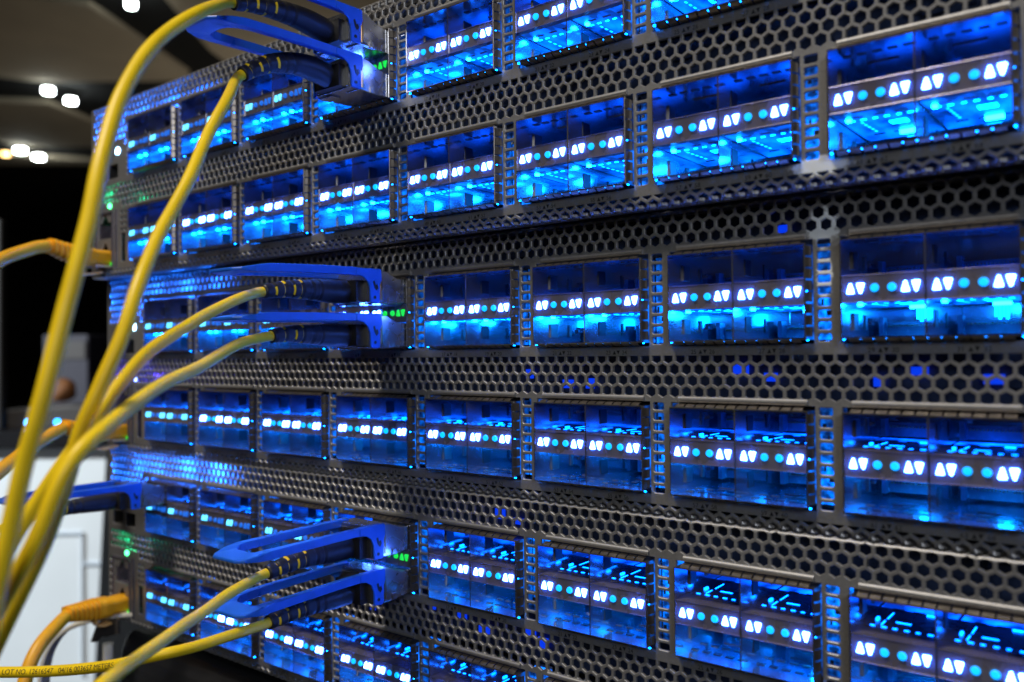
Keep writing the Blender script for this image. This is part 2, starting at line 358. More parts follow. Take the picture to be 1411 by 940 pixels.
# cage, shared by all 48 port blocks
def cage_meshes():
    t = 0.22; Y1 = 44.0
    shell = MB()
    X1, Z1 = CW, -CH
    # four double walls with an open front; inner faces bright, outer faces dark
    shell.box(0, t, 0, Y1, Z1, 0, 0); shell.box(X1-t, X1, 0, Y1, Z1, 0, 0)
    shell.box(t, X1-t, 0, Y1, -t, 0, 0); shell.box(t, X1-t, 0, Y1, Z1, Z1+t, 0)
    shell.box(t, X1-t, Y1-t, Y1, Z1+t, -t, 0)
    # stamped features on the inner walls: latch windows, spring tongues
    for xw, sg in ((t, 1), (X1-t, -1)):
        for zc in (-4.6, -20.4):
            shell.box(min(xw, xw+sg*0.5), max(xw, xw+sg*0.5), 9, 13, zc-2.2, zc+2.2, 1)
            shell.box(min(xw, xw+sg*0.9), max(xw, xw+sg*0.4), 20, 21.5, zc-2.0, zc+2.0, 1)
            shell.box(min(xw, xw+sg*1.3), max(xw, xw+sg*0.7), 25, 30, zc-0.5, zc+0.5, 0)
    for c in (0, 1):
        xc = X1*(0.25 + 0.5*c)
        for k in range(5):
            x = xc - 7 + k*3.5
            shell.box(x-1.1, x+1.1, 6.5, 8.0, Z1+t, Z1+t+0.18, 1); shell.box(x-1.1, x+1.1, 12.5, 13.6, Z1+t, Z1+t+0.18, 1)
            shell.box(x-1.1, x+1.1, 6.5, 8.0, -t-0.18, -t, 1)
        shell.box(xc-2.5, xc+2.5, 17, 22, Z1+t, Z1+t+0.3, 0); shell.box(xc-4.5, xc+3.0, 15, 17, -t-0.35, -t, 0)
    div = MB()
    xm = X1/2
    div.box(xm-0.2, xm+0.2, 0.05, Y1-1, Z1+t, -t)
    for zc in (-4.6, -20.4):
        div.box(xm+0.2, xm+0.4, 8, 12, zc-2.0, zc+2.4, 1); div.box(xm-0.4, xm-0.2, 14, 16, zc-1.4, zc+1.4, 1); div.box(xm+0.2, xm+0.4, 22, 23, zc-2.0, zc+2.0, 1)
    bar = MB()
    for x0, x1 in ((t, xm-0.2), (xm+0.2, X1-t)):
        bar.box(x0, x1, 0.35, 36, -15.8, -9.15)
        bar.box(x0, x1, 0.1, 0.35, -9.3, -9.1); bar.box(x0, x1, 0.1, 0.35, -15.85, -15.65)
        xc = (x0+x1)/2
        for zz, sg in ((-9.15, 1), (-15.8, -1)):
            for yy in (6.0, 26.0):
                for k in range(3): 
                    a = zz; b = zz + sg*0.25
                    bar.box(xc-6+k*5, xc-3.2+k*5, yy, yy+0.9, min(a,b), max(a,b))
    conn = MB()
    for x0, x1 in ((t, xm-0.2), (xm+0.2, X1-t)):
        xc = (x0+x1)/2
        for z0, z1 in ((-9.1, -0.3), (Z1+0.3, -15.9)):
            zc = (z0+z1)/2
            conn.box(xc-8.2, xc+8.2, 33, 40, zc-3.6, zc+0.2, 0); conn.box(xc-8.2, xc-7, 29, 33, zc-3.6, zc+1.4, 0); conn.box(xc+7, xc+8.2, 29, 33, zc-3.6, zc+1.4, 0)
            for k in range(16):
                x = xc - 6.2 + k*0.82; conn.box(x-0.14, x+0.14, 31.5, 33, zc-1.1, zc-0.6, 1)
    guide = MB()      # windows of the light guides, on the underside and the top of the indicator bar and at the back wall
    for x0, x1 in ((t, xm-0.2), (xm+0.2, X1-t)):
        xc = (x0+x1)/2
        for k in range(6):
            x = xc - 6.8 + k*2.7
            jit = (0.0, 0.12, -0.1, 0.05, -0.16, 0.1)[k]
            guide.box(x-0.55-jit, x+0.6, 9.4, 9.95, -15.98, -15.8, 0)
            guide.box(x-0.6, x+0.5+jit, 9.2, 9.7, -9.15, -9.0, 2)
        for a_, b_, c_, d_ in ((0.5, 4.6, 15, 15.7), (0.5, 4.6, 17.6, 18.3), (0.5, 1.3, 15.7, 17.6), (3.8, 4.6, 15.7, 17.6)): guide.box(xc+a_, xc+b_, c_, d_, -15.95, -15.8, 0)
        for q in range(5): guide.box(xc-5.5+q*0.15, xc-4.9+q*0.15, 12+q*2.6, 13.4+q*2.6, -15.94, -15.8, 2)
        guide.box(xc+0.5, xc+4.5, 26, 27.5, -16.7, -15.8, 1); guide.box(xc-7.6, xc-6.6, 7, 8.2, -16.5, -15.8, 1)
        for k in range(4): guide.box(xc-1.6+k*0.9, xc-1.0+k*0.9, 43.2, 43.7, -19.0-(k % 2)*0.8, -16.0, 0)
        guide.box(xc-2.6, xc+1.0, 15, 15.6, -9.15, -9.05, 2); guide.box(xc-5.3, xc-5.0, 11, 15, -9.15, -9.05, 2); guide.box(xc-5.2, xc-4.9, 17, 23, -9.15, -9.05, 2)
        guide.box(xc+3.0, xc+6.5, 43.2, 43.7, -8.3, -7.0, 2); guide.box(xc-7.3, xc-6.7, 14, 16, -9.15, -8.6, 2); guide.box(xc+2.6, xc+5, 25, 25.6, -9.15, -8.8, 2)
    sheet = MB()      # glowing sheets added on the bar as blue fill for the ports
    for x0, x1 in ((t, xm-0.2), (xm+0.2, X1-t)):
        sheet.box(x0+0.4, x1-0.4, 2.5, 34, -15.84, -15.8, 0); sheet.box(x0+0.4, x1-0.4, 27, 35, -9.15, -9.11, 1)
    fing = MB()       # spring fingers round the outside of the cage
    def fin(ax, a0, a1, side):
        for (d0, h0), (d1, h1) in (((0.5, 0.08), (1.6, 0.75)), ((1.6, 0.75), (2.9, 0.95))):
            if ax == 'z': # fingers along the right side
                q = [(X1+h0, d0, a0), (X1+h1, d1, a0), (X1+h1, d1, a1), (X1+h0, d0, a1)] if side > 0 else [(-h0, d0, a0), (-h1, d1, a0), (-h1, d1, a1), (-h0, d0, a1)]
            else:
                q = [(a0, d0, h0), (a0, d1, h1), (a1, d1, h1), (a1, d0, h0)] if side > 0 else [(a0, d0, Z1-h0), (a0, d1, Z1-h1), (a1, d1, Z1-h1), (a1, d0, Z1-h0)]
            fing.quad(*q)
    for k in range(12):
        a = 1.6 + k*3.05
        if a + 2.6 < X1:
            sk = 0.0
            fin('x', a, a+2.55, 1); fin('x', a, a+2.55, -1)
    for k in range(8):
        a = Z1 + 0.8 + k*3.0; fin('z', a, a+2.5, 1); fin('z', a, a+2.5, -1)
    fing.box(X1, X1+0.1, 0.15, 0.5, Z1-0.1, 0.1); fing.box(-0.1, X1+0.1, 0.15, 0.5, 0, 0.1); fing.box(-0.1, X1+0.1, 0.15, 0.5, Z1-0.1, Z1)
    leak = MB()       # glowing dots put in for light leaking between the lower and right-hand fingers
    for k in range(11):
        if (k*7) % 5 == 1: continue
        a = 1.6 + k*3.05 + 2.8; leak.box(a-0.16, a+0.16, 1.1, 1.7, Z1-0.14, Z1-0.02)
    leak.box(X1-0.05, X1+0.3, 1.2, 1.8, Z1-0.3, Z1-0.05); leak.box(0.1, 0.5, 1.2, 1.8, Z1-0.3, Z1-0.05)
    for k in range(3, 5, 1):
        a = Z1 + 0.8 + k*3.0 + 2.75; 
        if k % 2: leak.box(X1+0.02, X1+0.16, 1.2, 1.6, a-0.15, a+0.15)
    return shell, div, bar, conn, guide, fing, leak, sheet

def lamps(kind):
    """the row of indicator windows of one port column: pair, dot, dot, pair; domed a little so that they light the bar"""
    mb = MB(); Y = 0.35; zc = -12.45
    def dome(pts, mi):
        cx_ = sum(p[0] for p in pts)/len(pts); cz_ = sum(p[1] for p in pts)/len(pts); n = len(pts)
        inner = [(cx_ + (p[0]-cx_)*0.8, cz_ + (p[1]-cz_)*0.8) for p in pts]
        v = [(a, Y, b) for a, b in pts] + [(a, Y-0.6, b) for a, b in inner]
        mb.add(v, [(i, (i+1) % n, n+(i+1) % n, n+i) for i in range(n)] + [tuple(range(n, 2*n)), tuple(range(n))[::-1]], mi)
    def tri(x, up, mi):
        w2, h2 = 0.98, 1.28; s_ = 1 if up else -1
        c = [(-w2, -h2), (w2, -h2), (0.22, h2), (-0.22, h2)]
        pts = []
        for i in range(4):                                  # softly rounded corners
            a, b, d = Vector(c[i-1]), Vector(c[i]), Vector(c[(i+1) % 4])
            r = 0.32 if i < 2 else 0.12
            p0 = b + (a-b).normalized()*r; p1 = b + (d-b).normalized()*r
            pts += [p0, b*0.5 + (p0+p1)*0.25, p1]
        dome([(x + p.x, zc + s_*p.y) for p in pts], mi)
    def dot(x, mi): dome([(x + 1.05*cos(2*pi*k/14), zc + 1.05*sin(2*pi*k/14)) for k in range(14)], mi)
    A, B_, C_, D_ = {'bright': (0, 1, 1, 0), 'dim': (2, 3, 3, 3), 'sky': (2, 3, 3, 2), 'green': (0, 4, 4, 4)}[kind]
    tri(2.35, True, A); tri(4.75, False, A); dot(8.05, B_); dot(12.05, C_); tri(15.1, True, D_); tri(17.5, False, D_)
    return mb
LM = [M['lamp_white'], M['lamp_cyan'], M['lamp_sky'], M['lamp_blue'], M['lamp_green']]

shell, div, bar, conn, guide, fing, leak, sheet = cage_meshes()
proto_cage = shell.build('port_cage', [M['cage'], M['cage_dark']])
pc = [div.build('divider', [M['cage'], M['black']], proto_cage), bar.build('indicator_bar', M['bar'], proto_cage, bevel=0.12),
      conn.build('connector_socket', [mat('socket_resin', (0.16, 0.17, 0.2), 0.25, noise=0.2, nscale=300), M['brass']], proto_cage), guide.build('guide_or_gap_glow', [M['glow_low'], M['glow_spot'], M['glow_high']], proto_cage),
      fing.build('spring_fingers', M['finger'], proto_cage), leak.build('leak_glow', M['glow_low'], proto_cage), sheet.build('port_fill_glow', [glow_sheet('port_fill_low', 2.1, 170, 0.12), glow_sheet('port_fill_high', 5.0, 170, 0.075)], proto_cage)]
lamp_me = {}
for kind in ('bright', 'dim', 'sky', 'green'):
    o = lamps(kind).build('indicator_lights', LM); lamp_me[kind] = o.data; bpy.data.objects.remove(o)
plate_mb = make_faceplate()

def add_lamps(cage, col, kind):
    o = bpy.data.objects.new('indicator_lights', lamp_me[kind]); COL.objects.link(o); o.parent = cage
    o.location = (col * (CW/2 + 0.05) * S, 0, 0)
    if kind == 'green': o['label'] = 'green indicator lights of the occupied ports'

LABELS = ['uppermost steel network switch with blue lit ports, topmost of the three stacked in the rack',
          'middle steel network switch with blue lit ports, stacked between the other two',
          'lowest steel network switch with blue lit ports, resting above the black shelf']
switches = []
gap_proto = None
first = None
for s in range(3):
    sw = empty('network_switch', OFFS[s], label=LABELS[s], category='network switch', group='stacked network switches with blue port lights')
    switches.append(sw)
    pm = plate_mat('zinc_steel_faceplate', [[(333.5, -70.6, 7.5, 2.6)], [(331.3, 4.4, 4.2, 4.6), (331.5, -8, 2.0, 7)], []][s])
    if first is None:
        fp = plate_mb.build('faceplate', pm, sw); first = fp
    else:
        fp = bpy.data.objects.new('faceplate', first.data.copy()); COL.objects.link(fp); fp.parent = sw; fp.data.materials[0] = pm
    # printed port numbers
    def put(mb, text, x, z, size):
        v, f = glyphs(text, size); mb.add([(x + a, FY - 0.03, z + b) for a, b in v], f)
    for r, rz in enumerate((0, ROWB)):
        for c in range(8):
            for h in range(2):
                n = 32*r + 4*c + 2*h + 1; x = c*PITCH + 9.2 + 19.9*h; z = rz - CH - 3.45
                mb = MB(); put(mb, str(n), x - 2.8, z, 1.75); put(mb, str(n+1), x + 2.8, z, 1.75)
                mb.add([(x-1.25, FY-0.03, z), (x-0.1, FY-0.03, z), (x-0.67, FY-0.03, z+1.2), (x+0.1, FY-0.03, z+1.2), (x+1.25, FY-0.03, z+1.2), (x+0.67, FY-0.03, z)], [(0,1,2), (3,5,4)])
                mb.build('port_number', M['print'], fp)
    # chassis: dark box behind the plate, open to the front
    mb = MB(); Yc = FY + 1.2; Z0, Z1 = ZB - RB + 0.15, ZT + RB - 0.15
    mb.box(XL+0.3, XL+1.3, Yc, 140, Z0, Z1); mb.box(XR-1.3, XR-0.3, Yc, 140, Z0, Z1)
    mb.box(XL+1.3, XR-1.3, 9.0+FY, 140, Z1-1, Z1); mb.box(XL+1.3, XR-1.3, 9.0+FY, 140, Z0, Z0+1); mb.box(XL+1.3, XR-1.3, 60, 61, Z0+1, Z1-1)
    mb.build('chassis', M['dark'], sw)
    # circuit board strips behind the perforated bands with a few lit components
    mb = MB()
    mb.box(XL+1.5, XR-1.5, 12.5, 13.5, -42.6, -25.9, 0); mb.box(64, XR-1.5, 12.5, 13.5, 1.0, 12, 0); mb.box(XL+1.5, XR-1.5, 12.5, 13.5, -74, -69.4, 0)
    for k in range(60):
        x = random.uniform(60, 380); z = random.choice([random.uniform(-41, -28), random.uniform(2, 11)])
        mb.box(x, x + random.uniform(1.5, 6), 11.4, 12.5, z, z + random.uniform(1, 2.6), 0)
    rr = random.Random(20 + s)
    spots = {0: [(40, -33), (300, 6)], 1: [(229, -35), (244, -38), (253, -38), (303, -33), (312, -35), (341, -36), (350, -33), (366, -35), (316, 6)],
             2: [(140, -34), (150, -38), (182, -32), (196, -33), (206, -36), (226, -33), (232, -36), (214, 5), (222, 4)]}[s]
    for x, z in spots:
        mb.box(x, x + rr.uniform(2.5, 5), 11.0, 11.6, z - 1.2, z + rr.uniform(0.8, 2.4), 1)
    mb.build('circuit_board', [M['board'], M['glow_chip']], sw)
    # management section: lit board behind the perforated corner, LEDs, sockets
    mb = MB(); mb.box(XL+1.5, 62, 15.0, 15.6, -9.6, 12.2, 0); mb.box(-42, -38.5, 8, 10, -24, -10, 0)
    mb.build('management_board', mat('pale_board', (0.5, 0.55, 0.7), 0.6), sw)
    mb = MB(); mb.box(-38.2, -15.0, 4.1, 18, -26.4, -25.7); mb.box(-38.2, -15.6, 4.1, 18, -18.5, -18); mb.box(-38.9, -38.3, 4.1, 18, -26.4, -18); mb.box(-27.3, -25.9, 3.6, 18, -26, -18.2); mb.box(-15.5, -14.9, 4.1, 18, -26.4, -18); mb.box(-38, -15.6, 17.5, 18, -26, -18)
    mb.build('management_socket', M['cage_dark'], sw)
    mb = MB(); mb.prism([(-15.9 + 1.9*cos(2*pi*k/14), -12.2 + 1.6*sin(2*pi*k/14)) for k in range(14)], 'y', 2.7, 4.2)
    mb.build('status_light', mat('bright_status_led', (0.1, 0.2, 0.5), 0.4, emit=(0.32, 0.62, 1.0), es=22), sw)
    mb = MB(); mb.prism([(-23.9 + 1.15*cos(2*pi*k/14), -39.3 + 1.15*sin(2*pi*k/14)) for k in range(14)], 'y', 2.5, 4.2)
    if s == 1:
        mb.prism([(-7.2 + 0.9*cos(2*pi*k/14), -39.0 + 0.9*sin(2*pi*k/14)) for k in range(14)], 'y', 2.6, 4.2)
    o = mb.build('status_light', M['green_led'] if s != 1 else mat('violet_status_led', (0.1, 0.1, 0.5), 0.4, emit=(0.2, 0.3, 1.0), es=9), sw)
    if s == 1: o.location.x = -6.5 * S
    mb = MB()                                            # raised jack block frame round both RJ45 openings
    mb.box(-38, -37.2, 2.3, 3.0, -71.3, -42.2); mb.box(-21.2, -20.4, 2.3, 3.0, -71.3, -42.2); mb.box(-37.2, -21.2, 2.3, 3.0, -42.9, -42.2); mb.box(-37.2, -21.2, 2.3, 3.0, -71.3, -70.6)
    mb.box(-17.6, -16.7, 2.2, 3.0, -71.5, -41.5)
    for z in (-55.6, -69.8):
        mb.box(-36, -35.7, 3.9, 16, z, z+8.2); mb.box(-22.7, -22.4, 3.9, 16, z, z+8.2); mb.box(-36, -22.4, 3.9, 16, z-0.3, z); mb.box(-36, -22.4, 15.7, 16, z, z+11.8); mb.box(-36, -22.4, 4.1, 16, z+11.7, z+12.0)
    mb.build('ethernet_jack', M['bar'], sw, bevel=0.1)
    mb = MB(); mb.box(-12.7, -8.5, 5, 16, -68.6, -54); mb.box(-11.6, -10.6, 4.2, 5, -66.4, -56)
    mb.build('usb_port', M['black'], sw)
    mb = MB(); mb.prism([(-22.0 + 0.7*cos(2*pi*k/10), -68.9 + 0.7*sin(2*pi*k/10)) for k in range(10)], 'y', 2.4, 4.0)
    mb.build('link_light', mat('small_green_led', (0.05, 0.4, 0.05), 0.4, emit=(0.02, 0.8, 0.02), es=1.2), sw)
    # inner lamps light the board behind the holes; glow is painted between cages
    def inner(name, x, y, z, power, col, rad=1.0):
        l = bpy.data.lights.new(name, 'POINT'); l.energy = power; l.color = col; l.shadow_soft_size = rad*S
        o = bpy.data.objects.new(name, l); COL.objects.link(o); o.parent = sw; o.location = (x*S, y*S, z*S)
    bl = (0.01, 0.16, 1.0)
    inner('board_lamp', -14, 9.5, -3, 0.035, bl, 3); inner('board_lamp', -34, 9.5, 2, 0.04, bl, 3)
    if s: inner('board_lamp', 14, 9.5, 7, 0.03, bl, 3); inner('board_lamp', 40, 9.5, 7, (0.02, 0.02, 0.07)[s], bl, 3)
    else: inner('board_lamp', 16, 9.5, 7, 0.03, bl, 3); inner('board_lamp', 42, 9.5, 7, 0.02, bl, 3)
    if s == 1: inner('board_lamp', -20, 7, -38, 0.02, (0.1, 0.05, 1.0))
    else: inner('board_lamp', -20, 7, -33, 0.005, (0.0, 1.0, 0.35))
    for k in range(0, 9):
        for rz in (0, ROWB):
            if k == 0 and rz: continue
            if gap_proto is None:
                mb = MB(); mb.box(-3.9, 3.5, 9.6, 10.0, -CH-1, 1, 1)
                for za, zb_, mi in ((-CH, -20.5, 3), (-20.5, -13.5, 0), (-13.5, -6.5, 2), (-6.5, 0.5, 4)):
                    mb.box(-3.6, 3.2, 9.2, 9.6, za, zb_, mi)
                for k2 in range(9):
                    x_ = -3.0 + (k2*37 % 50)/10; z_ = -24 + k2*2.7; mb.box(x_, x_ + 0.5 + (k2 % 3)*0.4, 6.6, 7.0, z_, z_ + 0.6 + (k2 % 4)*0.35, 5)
                g = gap_proto = mb.build('guide_or_gap_glow', [glow_sheet('gap_glow_strong', 3.2, 420), M['cage'], glow_sheet('gap_glow_mid', 1.4, 420), glow_sheet('gap_glow_low', 2.0, 420), glow_sheet('gap_glow_faint', 0.5, 420), M['cage_dark']], sw)  # stepped, mottled glow standing in for light leaking behind the vents
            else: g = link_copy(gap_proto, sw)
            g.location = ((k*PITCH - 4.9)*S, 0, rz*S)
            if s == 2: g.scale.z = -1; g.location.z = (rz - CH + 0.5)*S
    # sixteen port cages
    for r, rz in enumerate((0, ROWB)):
        for c in range(8):
            if s == 0 and r == 0 and c == 0: cg = proto_cage; cg.parent = sw
            else:
                cg = link_copy(proto_cage, sw)
                for p_ in pc: link_copy(p_, cg)
            cg.location = (c*PITCH*S, 0, rz*S)
            for col in (0, 1):
                kind = 'bright'
                if r == 0 and c < 3: kind = 'dim'
                if r == 1 and c == 0: kind = 'sky'
                if r == 0 and c == 3 and col == 1: kind = 'green'
                add_lamps(cg, col, kind)

# ------------------------------------------------------------------ optical transceivers with blue pull tabs
def make_transceiver(droop):
    root = empty('optical_transceiver')
    mb = MB()
    mb.box(-9.1, 9.1, -10, 20, -4.25, 4.15)
    mb.prism([(-17, -4.6), (-17, 6.1), (-16.4, 6.5), (-9.5, 6.5), (-4.0, 4.3), (-2.2, 4.3), (-2.2, -4.6)], 'x', -9.3, 9.3)
    mb.box(9.3, 9.75, -8.6, -6.4, -4.7, -2.4); mb.box(-9.75, -9.3, -8.6, -6.4, -4.7, -2.4)
    mb.box(-8.4, 8.4, -17.35, -17, -4.0, 5.2); mb.box(-9.3, -3.0, -15.5, -11, -5.2, -4.6); mb.box(3, 9.3, -14, -6, -4.95, -4.6)
    hs = mb.build('housing', M['nickel'], root, bevel=0.22)
    mb = MB(); mb.box(9.3, 9.5, -12.2, -11.5, -3.6, 4.2); mb.box(-9.5, -9.3, -12.2, -11.5, -3.6, 4.2)
    mb.build('spring_edge', M['brass'], hs)
    # pull tab: U-shaped loop and two side feet
    mb = MB()
    def dz(y): 
        k = max(0.0, (-y - 20) / 48); return -droop * k**1.7
    out = [(9.9, -13.5), (9.9, -25), (9.9, -35), (9.9, -48), (9.9, -59), (9.5, -63.5), (8.0, -67.6), (5.6, -69.6)]
    inn = [(7.3, -13.5), (7.3, -25), (7.3, -35), (7.2, -47), (6.9, -56.5), (6.2, -59.5), (4.6, -61.6), (2.6, -62.4)]
    out = out + [(-a, b) for a, b in reversed(out)]; inn = inn + [(-a, b) for a, b in reversed(inn)]
    def zt(y): return 7.1 - (1.1 if y < -66 else 0.5 if y < -61 else 0)
    def zb(y): return 4.4 + (0.5 if y < -66 else 0)
    V = []
    for (a, b), (c, d) in zip(out, inn):
        V += [(a, b, zb(b)+dz(b)), (a, b, zt(b)+dz(b)), (c, d, zt(d)+dz(d)), (c, d, zb(d)+dz(d))]
    n = len(out); F = []
    for i in range(n-1):
        for k in range(4): F.append((4*i+k, 4*i+(k+1) % 4, 4*(i+1)+(k+1) % 4, 4*(i+1)+k))
    F += [(0, 1, 2, 3), (4*n-4, 4*n-3, 4*n-2, 4*n-1)]
    mb.add(V, F)
    foot = [(-24, 4.5), (-21, 4.0), (-18.9, 2.6), (-17.9, 0.3), (-17.7, -4.4), (-17.2, -4.9), (-13.6, -4.9), (-13.1, -4.2), (-13.1, 1.5), (-12.2, 3.4), (-12.4, 7.0), (-13, 7.25), (-24, 6.9)]
    mb.prism(foot, 'x', 9.45, 10.15); mb.prism(foot, 'x', -10.15, -9.45)
    tb = mb.build('pull_tab', M['tab'], root, bevel=0.35)
    for x0, x1 in ((10.12, 10.32), (-10.32, -10.12)):
        mb = MB()
        mb.prism([(-16.6, 2.6), (-15.9, 0.4), (-15.0, -0.6), (-14.2, 0.4), (-14.6, 1.7), (-15.4, 1.3), (-15.9, 2.9)], 'x', x0, x1)
        mb.prism([(-15.7 + 0.6*cos(2*pi*k/10), -2.9 + 0.6*sin(2*pi*k/10)) for k in range(10)], 'x', x0, x1)
        mb.build('latch', M['black'], tb)
    return root
TG = 'transceivers with blue pull tabs'
specs = [(0, 3, 1, 0, 1.5, 'blue-tabbed transceiver in the topmost switch, its boot cut by the top edge'),
         (0, 3, 1, 1, 1.6, 'blue-tabbed transceiver in the topmost switch, directly below the one at the top edge'),
         (1, 3, 1, 0, 2.0, 'blue-tabbed transceiver in the middle switch, upper of its pair, above the green indicator lights'),
         (1, 3, 1, 1, 1.2, 'blue-tabbed transceiver in the middle switch, lower of its pair, below the green indicator lights'),
         (2, 3, 1, 0, 1.0, 'blue-tabbed transceiver in the lowest switch, upper of its pair, with the open loop showing'),
         (2, 3, 1, 1, 1.6, 'blue-tabbed transceiver in the lowest switch, lower of its pair'),
         (2, 0, 0, 0, 0.4, 'darker blue-tabbed transceiver alone at the left end of the lowest switch')]
for s, c, col, row, droop, lab in specs:
    t = make_transceiver(droop); ox, oy, oz = OFFS[s]
    t.location = ((ox + c*PITCH + 9.75 + 19.6*col)*S, oy*S, (oz + (-4.75 if row == 0 else -20.45))*S)
    tag(t, lab, 'transceiver', TG)

# ------------------------------------------------------------------ yellow fibre cables (centre lines in mm)
BOOT = {
 'A1': [(173.8,-22.2,83.2),(173.8,-40.3,85.2),(173.8,-55.9,84.3),(173.8,-64.7,82.2)],
 'A2': [(173.8,-22.2,67.9),(173.8,-37.7,69.6),(173.8,-49.1,67.5),(173.8,-56.1,64.3),(173.8,-61.7,60.5)],
 'BU': [(173.6,-15.0,-5.6),(173.6,-36.4,-5.6),(173.6,-46.7,-6.0),(173.6,-54.5,-7.2)],
 'BL': [(173.6,-15.0,-21.0),(173.6,-35.0,-20.6),(173.6,-43.9,-20.5),(173.6,-51.3,-21.3)],
 'CU': [(174.6,-15.1,-94.5),(174.6,-36.3,-94.5),(174.6,-46.6,-95.3),(174.6,-54.4,-96.5)],
 'CL': [(174.6,-15.1,-109.9),(174.6,-36.5,-110.5),(174.6,-45.3,-111.2),(174.6,-53.7,-112.2)],
 'CX': [(10.8,-15.1,-94.5),(10.8,-34,-94.6),(10.8,-46,-94.9),(10.8,-57,-95.8)]}
CAB = {
 'A1': [(213.4,-101.1,57.4),(219.2,-112.9,47.5),(224.4,-121.4,38.4),(229.4,-128.7,27.6),(231.7,-131.8,21.6),(237.2,-137.5,8.7),(239.7,-140.4,-1.1),(242.1,-145.8,-18.0),(242.3,-150.4,-36.3),(240.8,-152.6,-46.5),(239.6,-154.6,-58.5),(238.4,-156.5,-70.3),(236.5,-157.8,-83.0)],
 'A2': [(192.3,-79.4,45.0),(198.6,-89.4,32.0),(207.4,-100.0,17.7),(211.4,-106.9,8.3),(215.9,-113.3,0.5),(223.6,-122.3,-12.0),(226.7,-127.3,-22.9),(227.1,-130.6,-29.6),(227.2,-134.2,-37.7),(226.2,-136.1,-42.6),(226.3,-137.3,-47.1),(225.0,-138.2,-52.9),(225.0,-140.6,-59.4),(224.0,-142.5,-65.7),(222.4,-144.9,-72.1),(220.5,-147.5,-79.2),(216.9,-151.3,-90.8)],
 'BU': [(183.6,-69.8,-10.5),(190.2,-83.6,-15.3),(197.3,-94.5,-19.4),(205.9,-110.5,-26.5),(213.1,-122.5,-35.5),(215.4,-128.1,-41.9),(214.7,-131.1,-46.4),(213.5,-134.5,-51.3),(210.1,-138.2,-59.3),(208.8,-140.5,-63.2),(207.6,-142.5,-68.0),(206.2,-144.8,-74.1),(203.6,-147.9,-82.9)],
 'BL': [(187.7,-72.7,-24.1),(197.3,-86.7,-27.9),(204.5,-96.3,-30.6),(215.8,-112.7,-34.3),(228.5,-128.1,-39.2),(234.4,-136.1,-42.5),(236.4,-139.6,-44.2),(236.5,-142.0,-46.6),(236.4,-144.6,-50.7),(235.1,-146.7,-58.1),(234.5,-148.3,-62.2),(232.0,-151.4,-69.7),(229.9,-154.2,-76.3),(227.2,-157.4,-85.2)],
 'CU': [(183.2,-68.5,-95.7),(187.7,-77.6,-96.0),(194.0,-88.0,-96.7),(200.6,-98.1,-96.5),(206.7,-107.2,-96.7),(212.4,-115.5,-96.6),(217.3,-123.0,-96.8),(220.4,-128.2,-97.2),(224.3,-135.3,-98.2),(226.8,-143.5,-100.8)],
 'CL': [(178.0,-64.3,-111.2),(179.9,-73.3,-110.6),(179.5,-81.3,-110.9),(178.4,-87.2,-111.0),(175.7,-91.7,-111.4),(171.6,-95.0,-112.5),(165.2,-97.4,-114.6),(155.5,-99.8,-116.9),(144.2,-103.5,-119.1),(132.7,-107.4,-120.9),(122.3,-111.7,-122.0),(112.0,-115.9,-123.0),(98.6,-121.2,-123.9)],
 'CX': [(12.5,-64,-97.0),(17.2,-70.6,-98.2),(18.5,-77.1,-99.8),(18.0,-88.1,-103.1)]}
FL = {'A1': 'yellow fibre cable arching from the topmost transceiver down the left side, outermost strand',
      'A2': 'yellow fibre cable sloping steeply down from the second transceiver of the topmost switch',
      'BU': 'yellow fibre cable from the upper transceiver of the middle switch, passing behind its neighbours',
      'BL': 'yellow fibre cable from the lower transceiver of the middle switch, frontmost of the crossing strands',
      'CU': 'yellow fibre cable from the upper transceiver of the lowest switch, running to the bottom edge',
      'CL': 'yellow fibre cable with printed lot number, lying nearly level along the bottom edge',
      'CX': 'yellow fibre cable of the lone left transceiver, mostly hidden behind other strands'}
